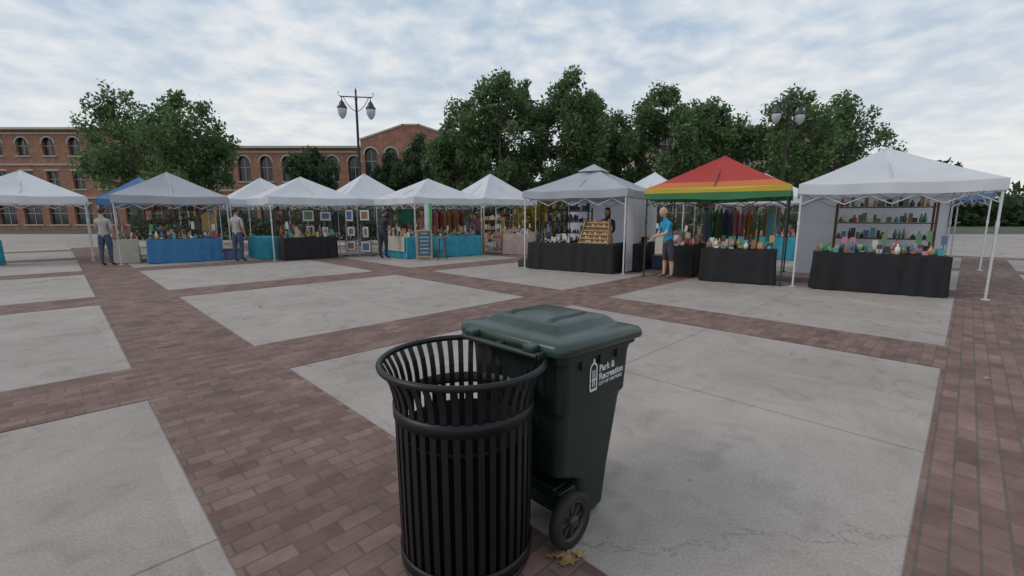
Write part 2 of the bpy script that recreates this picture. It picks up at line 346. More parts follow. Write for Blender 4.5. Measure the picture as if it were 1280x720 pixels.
# ------------------------------------------------------------------ fallen leaves
b=MB()
def leaf(x,y,s,a,tl):
    pts=[(0,-.5),(.12,-.2),(.45,-.3),(.3,0),(.5,.25),(.2,.22),(0,.55),(-.2,.22),(-.5,.25),(-.3,0),(-.45,-.3),(-.12,-.2)]
    A=Matrix.Rotation(a,3,'Z')@Matrix.Rotation(tl,3,'X')
    vs=[A@Vector((p[0]*s,p[1]*s,.35*s*(p[0]**2)))+Vector((x,y,.012+abs(math.sin(tl))*s*.5)) for p in pts]; vs.append(Vector((x,y,.012+abs(math.sin(tl))*s*.5)))
    b.add(vs,[[k,(k+1)%12,12] for k in range(12)],random.randint(0,1))
for p in((.215,1.80,.08,.5),(.255,1.775,.09,2.2),(.30,1.80,.06,4),(.225,1.75,.05,1.2),(.17,1.79,.05,3.1)): leaf(*p,random.uniform(-.3,.3))
for k in range(90):
    leaf(random.uniform(-6,7),random.uniform(2.2,12),random.uniform(.03,.06),random.uniform(0,6),random.uniform(-.4,.4))
b.obj('fallen_leaves',[M('leaf_tan',(.30,.19,.08),.8,var=.3,scale=40),M('leaf_brown',(.20,.12,.05),.8,var=.3,scale=40)])

# ------------------------------------------------------------------ tents
white=M('tent_white',(.72,.74,.78),.6,transl=.30,var=.05,scale=2,bump=.1)
greyc=M('tent_grey',(.42,.44,.48),.65,transl=.22,var=.06,scale=2,bump=.1)
bluec=M('tent_blue',(.10,.22,.42),.6,transl=.2,var=.06)
steel=M('white_steel',(.55,.56,.57),.4,metal=.2)
blks=M('black_steel',(.03,.03,.03),.4)
def rainbow():
    m=M('tent_rainbow',(.5,.5,.5),.6,transl=.25); nt=m.node_tree
    tc=N(nt,'ShaderNodeTexCoord'); s=N(nt,'ShaderNodeSeparateXYZ'); nt.links.new(tc.outputs['Object'],s.inputs[0])
    mr=N(nt,'ShaderNodeMapRange'); mr.inputs[1].default_value=1.85; mr.inputs[2].default_value=3.05; nt.links.new(s.outputs[2],mr.inputs[0])
    rp=[n for n in nt.nodes if n.type=='VALTORGB'][0]; e=rp.color_ramp.elements; rp.color_ramp.interpolation='CONSTANT'
    e[0].position=0; e[0].color=(.05,.22,.09,1); e[1].position=.15; e[1].color=(.62,.47,.05,1)
    for p,c in((.25,(.62,.19,.04,1)),(.37,(.48,.045,.04,1)),(.85,(.40,.04,.05,1))): x=e.new(p); x.color=c
    nt.links.new(mr.outputs[0],rp.inputs['Fac']); return m
def tent(cx,cy,rz,eave=2.18,peak=2.98,size=3.0,mat=white,leg=steel,name='canopy_tent',drop=.24,cap=False,walls=(),seed=0):
    T=empty(name,(cx,cy,0),rz); h=size/2+.03; rnd=random.Random(seed)
    b=MB(); nu,nv=14,10; ph=rnd.uniform(0,6)
    def hz_(u,v):
        z=eave+(peak-eave)*(v**1.08)
        z-= .09*(1-u*u)*math.sin(math.pi*min(1,v*1.05)) + .035*(1-u*u)*(1-v)
        z+= .014*math.sin(5*u+ph+4*v)*(1-u*u)
        return z
    for side in range(4):
        A=rotz(side*math.pi/2); vs=[];fs=[]
        for j in range(nv+1):
            v=j/nv; half=h*(1-v)
            for i in range(nu+1):
                u=-1+2*i/nu; vs.append(A@Vector((u*half,-half,hz_(u,v))))
        for j in range(nv):
            for i in range(nu):
                o=j*(nu+1)+i; fs.append([o,o+1,o+nu+2,o+nu+1])
        b.add(vs,fs,0,True)
    if cap:
        for side in range(4):
            A=rotz(side*math.pi/2)
            z1=eave+(peak-eave)*.80+.03
            b.add([A@Vector(p) for p in((-.36,-.36,z1-.02),(.36,-.36,z1-.02),(.0,0,peak+.09))],[[0,1,2]],0)
    b.obj('roof',[mat],T)
    b=MB()
    for side in range(4):
        A=rotz(side*math.pi/2); vs=[];fs=[]; n=28
        for j in range(3):
            for i in range(n+1):
                u=-1+2*i/n; off=.012*math.sin(9*u+ph+side)*(j/2)
                vs.append(A@Vector((u*(h+.004),-(h+.004)-off,hz_(u,0)-drop*j/2+ (0.004 if j==0 else 0))))
        for j in range(2):
            for i in range(n):
                o=j*(n+1)+i; fs.append([o,o+n+1,o+n+2,o+1])
        b.add(vs,fs,0,True)
    b.obj('valance',[mat],T)
    b=MB(); g=size/2-.02
    for x in(-g,g):
        for y in(-g,g):
            b.box((x,y,(eave-.03)/2+.01),(.034,.034,eave-.05)); b.box((x,y,.012),(.11,.11,.016)); b.box((x,y,1.35),(.046,.046,.10))
    for side in range(4):
        A=rotz(side*math.pi/2); n=4; zt,zb=eave-.07,eave-.42
        for k in range(n):
            x0=-g+2*g*k/n; x1=-g+2*g*(k+1)/n
            b.tube(A@Vector((x0,-g,zt)),A@Vector((x1,-g,zb)),.011,n=5); b.tube(A@Vector((x0,-g,zb)),A@Vector((x1,-g,zt)),.011,n=5)
        b.tube(A@Vector((0,-g,eave-.07)),(0,0,peak-.12),.012,n=5)
    b.tube((0,0,peak-.5),(0,0,peak-.01),.016,n=6)
    b.obj('frame',[leg],T)
    for sd_ in walls:
        A=rotz(sd_*math.pi/2); b=MB(); n=40; vs=[]; fs=[]
        for j in range(6):
            for i in range(n+1):
                u=-1+2*i/n; vs.append(A@Vector((u*(g-.03),-(g+.035)+.02*math.sin(14*u+ph)*(j/5),eave-.2-(eave-.25)*j/5)))
        for j in range(5):
            for i in range(n):
                o=j*(n+1)+i; fs.append([o,o+n+1,o+n+2,o+1])
        b.add(vs,fs,0,True); b.obj('side_wall',[white],T)
    return T
def pt(c,rz,x,y):
    v=rotz(rz)@Vector((x,y,0)); return (c[0]+v.x,c[1]+v.y)

A_=((-3.3,18.15),R(42)); tent(*A_[0],A_[1],2.17,2.95,seed=1,drop=.22)
B_=((-6.7,21.0),R(40)); tent(*B_[0],B_[1],2.25,3.40,seed=2)
C_=((-1.0,21.3),R(40)); tent(*C_[0],C_[1],2.25,3.42,seed=3)
G_=((2.42,13.72),R(-32)); tent(*G_[0],G_[1],2.20,2.92,mat=greyc,cap=True,walls=(2,1),seed=4,drop=.20)
RB_=((5.35,11.75),R(-32)); tent(*RB_[0],RB_[1],2.15,3.0,mat=rainbow(),leg=blks,seed=5,drop=.24)
tent(6.1,19.8,R(-30),2.3,3.35,seed=6)
tent(8.05,10.05,R(-32),2.15,2.95,mat=white,seed=7,walls=(2,),drop=.2)
tent(9.6,17.6,R(-30),2.2,3.1,mat=white,seed=8)
tent(12.5,14.5,R(-32),2.2,3.1,mat=bluec,seed=14)
D_=((-7.9,17.3),R(42)); tent(*D_[0],D_[1],2.15,2.95,seed=9,mat=white)
E_=((-11.9,16.0),R(40)); tent(*E_[0],E_[1],2.15,3.0,seed=10,mat=greyc)
F_=((-11.3,20.8),R(40)); tent(*F_[0],F_[1],2.2,3.2,seed=11)
tent(-16.3,15.4,R(42),2.15,3.0,seed=12)
tent(-16.5,20.5,R(42),2.2,3.2,seed=13,mat=bluec)

# ------------------------------------------------------------------ tables and goods
teal=M('teal_cloth',(.03,.28,.38),.8,var=.15,scale=5); cream=M('cream_cloth',(.50,.46,.38),.8,var=.1)
blkc=M('black_cloth',(.012,.012,.014),.85,var=.3,scale=4); wood=M('pine_wood',(.42,.27,.13),.6,var=.25,scale=12)
dkwood=M('dark_wood',(.13,.07,.035),.6,var=.3,scale=12); bluecl=M('blue_cloth',(.04,.16,.34),.8)
whcl=M('white_cloth',(.6,.6,.6),.8); redcl=M('red_cloth',(.30,.05,.05),.8)
pal=[M('good_%d'%i,c,.5,var=.15,scale=20) for i,c in enumerate([(.6,.58,.52),(.35,.08,.06),(.08,.14,.25),(.45,.30,.10),(.04,.05,.05),(.12,.25,.12),(.5,.2,.25),(.65,.63,.6),(.25,.13,.07),(.08,.3,.32)])]
def table(name,c,L_,W_,rz,mat,H=.76,gap=.015,top=None):
    T=empty(name,(c[0],c[1],0),rz); b=MB(); n=160; loops=[]; r1=(c[0]*7.1)%3
    for j,(z,fl) in enumerate([(H,0),(H-.02,.006),(H*.7,.012),(H*.35,.022),(gap,.035)]):
        l=[]
        for k in range(n):
            t=k/n*(2*(L_+W_)); x,y,nx,ny=0,0,0,0
            if t<L_: x,y,nx,ny=-L_/2+t,-W_/2,0,-1
            elif t<L_+W_: x,y,nx,ny=L_/2,-W_/2+t-L_,1,0
            elif t<2*L_+W_: x,y,nx,ny=L_/2-(t-L_-W_),W_/2,0,1
            else: x,y,nx,ny=-L_/2,W_/2-(t-2*L_-W_),-1,0
            d=fl*(.6+math.sin(t*17+r1+2.3*math.sin(t*3+r1))*(.6+.4*math.sin(t*5)))
            l.append((x+nx*d,y+ny*d,z+(.008*math.sin(t*6+r1) if j==4 else 0)))
        loops.append(l)
    loft(b,loops[::-1],0,True,cap0=False,cap1=True); 
    b.obj('tablecloth',[mat],T)
    b=MB()
    for x in(-L_/2+.12,L_/2-.12):
        for y in(-W_/2+.1,W_/2-.1): b.tube((x,y,0.005),(x,y,H-.04),.014,n=6)
    b.obj('table_legs',[blks],T)
    if top:
        b=MB(); b.box((0,0,H+.006),(L_+.02,W_+.02,.006)); 
        b.add([(-W_*0-L_/2-.055,-W_/2.2,H+.009),(-L_/2-.055,W_/2.2,H+.009),(-L_/2-.062,W_/2.2,.25),(-L_/2-.062,-W_/2.2,.25)],[[0,1,2,3]])
        b.obj('top_cloth',[top],T)
    return T
def goods(name,c,L_,W_,rz,n,z=.77,seed=0,hmax=.3,cols=None):
    r=random.Random(seed); b=MB(); cols=cols or list(range(len(pal)))
    n=int(n*1.7)
    nx=max(2,int(math.sqrt(n*L_/W_))); ny=max(1,n//nx)
    for i in range(nx):
        for j in range(ny):
            x=-L_/2+L_*(i+.5+r.uniform(-.25,.25))/nx; y=-W_/2+W_*(j+.5+r.uniform(-.2,.2))/ny
            m=r.choice(cols); k=r.random(); h=r.uniform(.06,hmax)*(0.6+.6*(j/ny)); s=min(L_/nx,W_/max(ny,1),.3)*.42
            if k<.35: b.lathe([(0,z),(s*.7,z),(s*.8,z+h*.5),(s*.7,z+h*.65),(s*.28,z+h*.78),(s*.28,z+h),(0,z+h)],(x,y,0),n=10,mat=m)
            elif k<.6: b.box((x,y,z+h/2),(s*1.6,s*1.2,h),m,rz=r.uniform(-.3,.3),bev=.004)
            elif k<.8: b.lathe([(0,z),(s*.5,z),(s,z+h*.4),(s*.95,z+h*.4),(s*.4,z+.02),(0,z+.02)],(x,y,0),n=12,mat=m)
            else:
                b.box((x,y,z+.01),(s*1.4,s*1.2,.02),m); b.tube((x,y,z),(x,y,z+h*1.2),.006,n=5,mat=4); b.box((x,y,z+h*1.15),(s*1.5,.012,h*.7),r.choice(cols),rz=r.uniform(-.2,.2))
    return b.obj(name,pal,None,(c[0],c[1],0),rz)
def garment(b,x,y,ztop,wd,ln,m,rz=0,r=random):
    A=rotz(rz); nu,nv=8,8
    for sgn in(-1,1):
        vs=[];fs=[]
        for j in range(nv+1):
            v=j/nv; half=wd/2*(.45 if v==0 else (1.0 if v<.3 else .78+.25*v))
            for i in range(nu+1):
                u=-1+2*i/nu; z=ztop-ln*v-(.06*abs(u) if v<.3 else 0)
                dd=.018*math.sin(u*7+x*9)*v+ .02*(1-u*u)
                p=A@Vector((u*half,sgn*dd,0)); vs.append((x+p.x,y+p.y,z))
        for j in range(nv):
            for i in range(nu):
                o=j*(nu+1)+i; fs.append([o,o+1,o+nu+2,o+nu+1])
        b.add(vs,fs,m,True)
def clothes_rack(c,rz,L_=1.6,H=1.65,seed=0,cols=(1,6,1,3,8,2),ln=.8):
    T=empty('clothes_rack',(c[0],c[1],0),rz); r=random.Random(seed); b=MB()
    for x in(-L_/2,L_/2):
        b.tube((x,0,.03),(x,0,H),.014,n=6); b.tube((x,-.25,.025),(x,.25,.025),.014,n=6)
    b.tube((-L_/2,0,H),(L_/2,0,H),.014,n=6); b.obj('rail',[steel],T)
    b=MB(); n=int(L_/.13)
    for k in range(n):
        x=-L_/2+.1+(L_-.2)*k/(n-1); garment(b,x,0,H-.08,.44,ln*r.uniform(.8,1.15),r.choice(cols),rz=R(90)+r.uniform(-.5,.5)); b.tube((x,0,H),(x,0,H-.09),.004,n=4,mat=4)
    b.obj('garments',pal,T)
def shelf_display(c,rz,W_=1.0,H=1.7,seed=0,mat=dkwood,cols=None,n=5):
    T=empty('display_shelf',(c[0],c[1],0),rz); b=MB(); D=.32; r=random.Random(seed)
    for x in(-W_/2,W_/2):
        for y in(-D/2,D/2): b.box((x,y,H/2+.003),(.04,.04,H))
    for k in range(n):
        z=.25+(H-.35)*k/(n-1); b.box((0,0,z),(W_-.042,D+.04,.025))
    b.obj('shelf_frame',[mat],T); b=MB(); cols=cols or list(range(10))
    for k in range(n):
        z=.27+(H-.35)*k/(n-1)
        x=-W_/2+.08
        while x<W_/2-.08:
            s=r.uniform(.03,.06); h=r.uniform(.08,.24); m=r.choice(cols)
            if r.random()<.5: b.lathe([(0,z),(s*.8,z),(s,z+h*.4),(s*.4,z+h*.8),(s*.4,z+h),(0,z+h)],(x,r.uniform(-.08,.05),0),n=8,mat=m)
            else: b.box((x,r.uniform(-.08,.05),z+h/2),(s*1.7,s*1.5,h),m)
            x+=s*2.1
    b.obj('shelf_goods',pal,T)

gc,gr=G_
t1=pt(gc,gr,-.02,-1.28)
table('black_market_table',t1,2.55,.72,gr,blkc)
table('black_market_table',pt(gc,gr,1.35,-.1),.7,1.6,gr,blkc)
goods('candle_jars',pt(gc,gr,-.45,-1.3),.75,.42,gr,40,seed=3,hmax=.2,cols=[0,4,7,4])
goods('craft_goods',pt(gc,gr,-1.02,-1.25),.45,.5,gr,10,seed=5,hmax=.42,cols=[4,8,2,4])
shelf_display(pt(gc,gr,-1.0,.9),gr,1.1,1.75,seed=4,mat=blks,cols=[4,8,0,2,4])
shelf_display(pt(gc,gr,-1.35,.1),gr+R(80),1.0,1.8,seed=8,mat=blks,cols=[4,8,0,4])
T=empty('tiered_wooden_rack',(*pt(gc,gr,.62,-1.28),.762),gr); b=MB(); n=6
for k in range(n):
    z=.02+k*.105; y=-.16+k*.06; wd=.80-.035*k
    b.box((0,y,z),(wd,.11,.014)); b.box((0,y-.052,z+.016),(wd,.008,.03))
for sx in(-1,1):
    b.add([(sx*.405,-.22,0),(sx*.405,.20,0),(sx*.32,.20,.66),(sx*.32,.08,.66),(sx*.42,-.22,0),(sx*.42,.20,0),(sx*.335,.20,.66),(sx*.335,.08,.66)],
      [[0,1,2,3],[7,6,5,4],[0,4,5,1],[1,5,6,2],[2,6,7,3],[3,7,4,0]])
b.box((0,.19,.3),(.70,.012,.6))
b.obj('wooden_tiers',[wood],T); b=MB(); r=random.Random(5)
for k in range(n):
    wd=.76-.035*k; m=int(wd/.075)
    for i in range(m):
        x=-wd/2+wd*(i+.5)/m; b.box((x,-.165+k*.06,.027+k*.105+.032),(.058,.028,.064),r.choice([0,1,1,2]),rot=Matrix.Rotation(-.15,3,'X'),bev=.004)
b.obj('soap_bars',[M('soap_tan',(.50,.33,.16),.6),M('soap_brown',(.22,.11,.05),.6),M('soap_cream',(.6,.5,.34),.6)],T)

ac,ar=A_
table('market_table',pt(ac,ar,-1.45,-.55),.72,1.8,ar,teal,top=cream)
table('market_table',pt(ac,ar,.35,-1.4),1.8,.72,ar,teal)
goods('craft_goods',pt(ac,ar,-1.45,-.55),.6,1.7,ar,36,seed=11,hmax=.32)
goods('craft_goods',pt(ac,ar,.35,-1.4),1.7,.6,ar,36,seed=12,hmax=.4)
clothes_rack(pt(ac,ar,.6,-.35),ar,1.6,1.8,seed=2,cols=(1,6,1,3,8,1))
clothes_rack(pt(ac,ar,1.2,.6),ar+R(90),1.5,1.8,seed=3,cols=(1,6,3,5,1))
shelf_display(pt(ac,ar,-.8,.6),ar+R(20),1.0,1.8,seed=14)
shelf_display(pt(ac,ar,-.2,1.2),ar,1.2,1.8,seed=15)
def hanging_cloth(name,c,rz,W_,z0,z1,mats,split=None):
    b=MB(); n=24; vs=[];fs=[]
    for j in range(7):
        for i in range(n+1):
            u=i/n; vs.append((-W_/2+W_*u,.02*math.sin(u*16)*(.3+j/6),z1-(z1-z0)*j/6))
    b.add(vs,[],0)
    for j in range(6):
        for i in range(n):
            o=j*(n+1)+i; b.f.append([o,o+n+1,o+n+2,o+1]); b.m.append(1 if split and i/n>=split else 0); b.s.append(True)
    b.tube((-W_/2-.04,0,z1),(W_/2+.04,0,z1),.01,n=6,mat=len(mats)-1)
    return b.obj(name,mats,None,(c[0],c[1],0),rz)
hanging_cloth('green_hanging_cloth',(-4.15,17.75),R(5),.85,1.18,1.78,[M('green_cloth',(.03,.16,.09),.8,transl=.2),steel])
hanging_cloth('vendor_banner',(-2.93,15.98),R(10),.26,.98,1.93,[whcl,M('banner_green',(.10,.42,.14),.7),steel],split=.55)
T=empty('a_frame_sign',(-3.0,15.55,0),R(8)); b=MB()
for sy in(-1,1):
    Rt=Matrix.Rotation(sy*R(12),3,'X'); c0=Vector((0,sy*.14,.52))
    for x in(-.24,.24): b.box(c0+Rt@Vector((x,0,0)),(.04,.025,1.05),0,rot=Rt)
    for z in(-.40,.50): b.box(c0+Rt@Vector((0,0,z)),(.438,.025,.045),0,rot=Rt)
    b.box(c0+Rt@Vector((0,sy*.001,.05)),(.438,.012,.853),1,rot=Rt)
    if sy<0:
        for k in range(6):
            wd=random.uniform(.18,.34); b.box(c0+Rt@Vector((0,-.008,.40-k*.13)),(wd,.003,.03),2,rot=Rt)
b.obj('sign_boards',[wood,M('chalkboard_blue',(.05,.10,.15),.7),M('chalk',(.35,.42,.44),.8)],T)
def stool(c,mat=wood):
    b=MB(); b.lathe([(0,.70),(.16,.70),(.17,.715),(.16,.735),(0,.735)],n=20)
    for k in range(4):
        a=R(45+90*k); b.tube((.12*math.cos(a),.12*math.sin(a),.70),(.2*math.cos(a),.2*math.sin(a),.005),.015,n=6)
    for k in range(4):
        a=R(45+90*k);a2=R(135+90*k); b.tube((.17*math.cos(a),.17*math.sin(a),.28),(.17*math.cos(a2),.17*math.sin(a2),.28),.01,n=6)
    b.obj('wooden_stool',[mat],None,(c[0],c[1],0))
stool((-2.45,15.9),dkwood); stool((-3.5,16.3),dkwood)

cc_,cr_=C_
table('market_table',pt(cc_,cr_,.3,-1.35),1.9,.7,cr_,M('tan_cloth',(.42,.33,.26),.8)); goods('pottery_goods',pt(cc_,cr_,.3,-1.35),1.8,.6,cr_,34,seed=21,hmax=.35,cols=[0,3,8,7,0])
table('market_table',pt(cc_,cr_,-1.35,-.2),.7,1.8,cr_,whcl); goods('pottery_goods',pt(cc_,cr_,-1.35,-.2),.6,1.7,cr_,34,seed=22,hmax=.4)
shelf_display(pt(cc_,cr_,0,.9),cr_,1.6,1.8,seed=23); shelf_display(pt(cc_,cr_,1.2,.2),cr_+R(90),1.2,1.7,seed=24,mat=wood)
shelf_display((-.75,18.3),R(15),.8,1.45,seed=25,mat=wood,cols=[0,7,3,6],n=4)
table('market_table',(.15,18.05),1.0,.6,R(5),M('pinkish_cloth',(.48,.36,.32),.8),H=.8)
goods('craft_goods',(.15,18.05),.9,.5,R(5),12,z=.81,seed=26,hmax=.2)
def print_rack(c,rz,seed,nx=3):
    T=empty('framed_print_display',(c[0],c[1],0),rz); b=MB(); r=random.Random(seed); W_=nx*.55
    for x in np.linspace(-W_/2,W_/2,nx*4+1): b.tube((x,.03,.04),(x,.03,1.75),.004,n=4)
    for z in np.linspace(.04,1.75,14): b.tube((-W_/2,.03,z),(W_/2,.03,z),.004,n=4)
    for x in(-W_/2,W_/2): b.tube((x,-.2,.02),(x,.25,.02),.012,n=5)
    b.obj('grid_panel',[blks],T); b=MB()
    for i in range(nx):
        for j in range(3):
            x=-W_/2+.275+i*.55+r.uniform(-.03,.03); z=.38+j*.56+r.uniform(-.03,.03); w_,h_=r.uniform(.26,.44),r.uniform(.34,.5)
            b.box((x,0,z),(w_,.03,h_),0); b.box((x,-.017,z),(w_-.05,.006,h_-.05),1); b.box((x,-.022,z),(w_-.16,.006,h_-.17),2+r.randint(0,2))
    b.obj('framed_prints',[blks,M('mat_board',(.6,.6,.6),.7),pal[2],pal[8],pal[5]],T)
print_rack((-5.75,17.0),R(-5),1,2); print_rack((-7.2,16.9),R(8),2,2)
dc,dr=D_
table('market_table',pt(dc,dr,-.3,-1.35),1.8,.7,dr,blkc); goods('craft_goods',pt(dc,dr,-.3,-1.35),1.7,.6,dr,30,seed=31,hmax=.4)
shelf_display(pt(dc,dr,0,.9),dr,1.6,1.8,seed=32); table('market_table',pt(dc,dr,-1.35,.2),.7,1.6,dr,teal)
clothes_rack(pt(dc,dr,1.1,.2),dr+R(90),1.6,1.75,seed=33,cols=(2,4,0,5))
ec,er=E_
table('market_table',pt(ec,er,.2,-1.35),2.0,.7,er,bluecl); goods('craft_goods',pt(ec,er,.2,-1.35),1.9,.6,er,36,seed=41,hmax=.35)
table('market_table',pt(ec,er,-1.35,-.1),.7,1.8,er,cream); goods('craft_goods',pt(ec,er,-1.35,-.1),.6,1.7,er,30,seed=42,hmax=.35)
shelf_display(pt(ec,er,.2,1.0),er,1.8,1.8,seed=43); clothes_rack(pt(ec,er,1.0,.1),er+R(90),1.6,1.75,seed=45)
table('market_table',(-16.6,13.4),1.9,.7,R(25),teal); goods('craft_goods',(-16.6,13.4),1.8,.6,R(25),30,seed=44,hmax=.35)
rc,rr_=RB_
table('market_table',pt(rc,rr_,-.75,-.2),.7,1.8,rr_,blkc); goods('craft_goods',pt(rc,rr_,-.75,-.2),.6,1.7,rr_,30,seed=51,hmax=.3)
table('market_table',pt(rc,rr_,.6,-1.2),1.5,.7,rr_,blkc); goods('craft_goods',pt(rc,rr_,.6,-1.2),1.4,.6,rr_,24,seed=54,hmax=.3)
clothes_rack(pt(rc,rr_,.3,1.0),rr_,1.8,1.75,seed=52,cols=(2,5,9,6,3))
hc=(8.05,10.05)
table('market_table',pt(hc,rr_,-.1,-1.25),2.1,.7,rr_,blkc); goods('craft_goods',pt(hc,rr_,-.1,-1.25),2.0,.6,rr_,40,seed=61,hmax=.35)
shelf_display(pt(hc,rr_,.2,.9),rr_,1.8,1.8,seed=62)
table('market_table',(6.0,18.2),2.0,.7,R(-30),cream); goods('craft_goods',(6.0,18.2),1.9,.6,R(-30),30,seed=63,hmax=.3)
table('market_table',(9.2,16.2),2.0,.7,R(-30),teal); goods('craft_goods',(9.2,16.2),1.9,.6,R(-30),30,seed=64,hmax=.3)
table('market_table',(3.0,19.0),2.0,.7,R(-20),whcl); goods('craft_goods',(3.0,19.0),1.9,.6,R(-20),30,seed=65,hmax=.4)

def chair(c,rz):
    T=empty('folding_chair',(c[0],c[1],0),rz); b=MB()
    for x in(-.24,.24):
        b.tube((x,-.22,.01),(x,.20,.47),.012,n=6); b.tube((x,.24,.01),(x,-.20,.47),.012,n=6)
        b.tube((x,.20,.42),(x,.30,.92),.012,n=6); b.tube((x,-.22,.64),(x,.24,.64),.014,n=6); b.tube((x,-.20,.47),(x,-.2,.64),.012,n=6)
    for y in(-.22,.24): b.tube((-.24,y,.02),(.24,y,.02),.010,n=6)
    b.tube((-.24,-.22,.01),(.24,.2,.45),.010,n=6); b.tube((.24,-.22,.01),(-.24,.2,.45),.010,n=6)
    b.obj('chair_frame',[steel],T); b=MB()
    b.box((0,0,.455),(.46,.42,.014),bev=.004); b.box((0,.27,.78),(.46,.014,.30),rot=Matrix.Rotation(R(-11),3,'X'),bev=.004)
    b.obj('chair_fabric',[blkc],T)
chair((3.42,12.75),R(-60)); chair((3.75,13.3),R(-20))
b=MB(); b.box((0,0,.11),(.30,.24,.21),bev=.015); b.box((0,-.122,.11),(.22,.01,.14),1); b.tube((-.08,0,.215),(-.08,0,.245),.01); b.tube((.08,0,.215),(.08,0,.245),.01); b.tube((-.08,0,.245),(.08,0,.245),.012)
b.obj('equipment_case',[blks,M('case_grille',(.05,.05,.05),.6)],None,(.36,13.55,0),R(-20))
def tote(c,rz,m):
    b=MB(); loft(b,[rrect(-.26,.26,-.17,.17,.03,.01),rrect(-.30,.30,-.20,.20,.03,.33)],0); loft(b,[rrect(-.32,.32,-.22,.22,.03,.33),rrect(-.32,.32,-.22,.22,.03,.355),rrect(-.29,.29,-.19,.19,.03,.372)],1)
    b.obj('storage_tote',[m,blks],None,(c[0],c[1],0),rz)
tote((4.3,13.2),R(-20),pal[2]); tote((1.0,15.2),R(10),pal[0]); tote((-.1,19.8),R(30),pal[0]); tote((-9.8,15.9),R(30),pal[2])

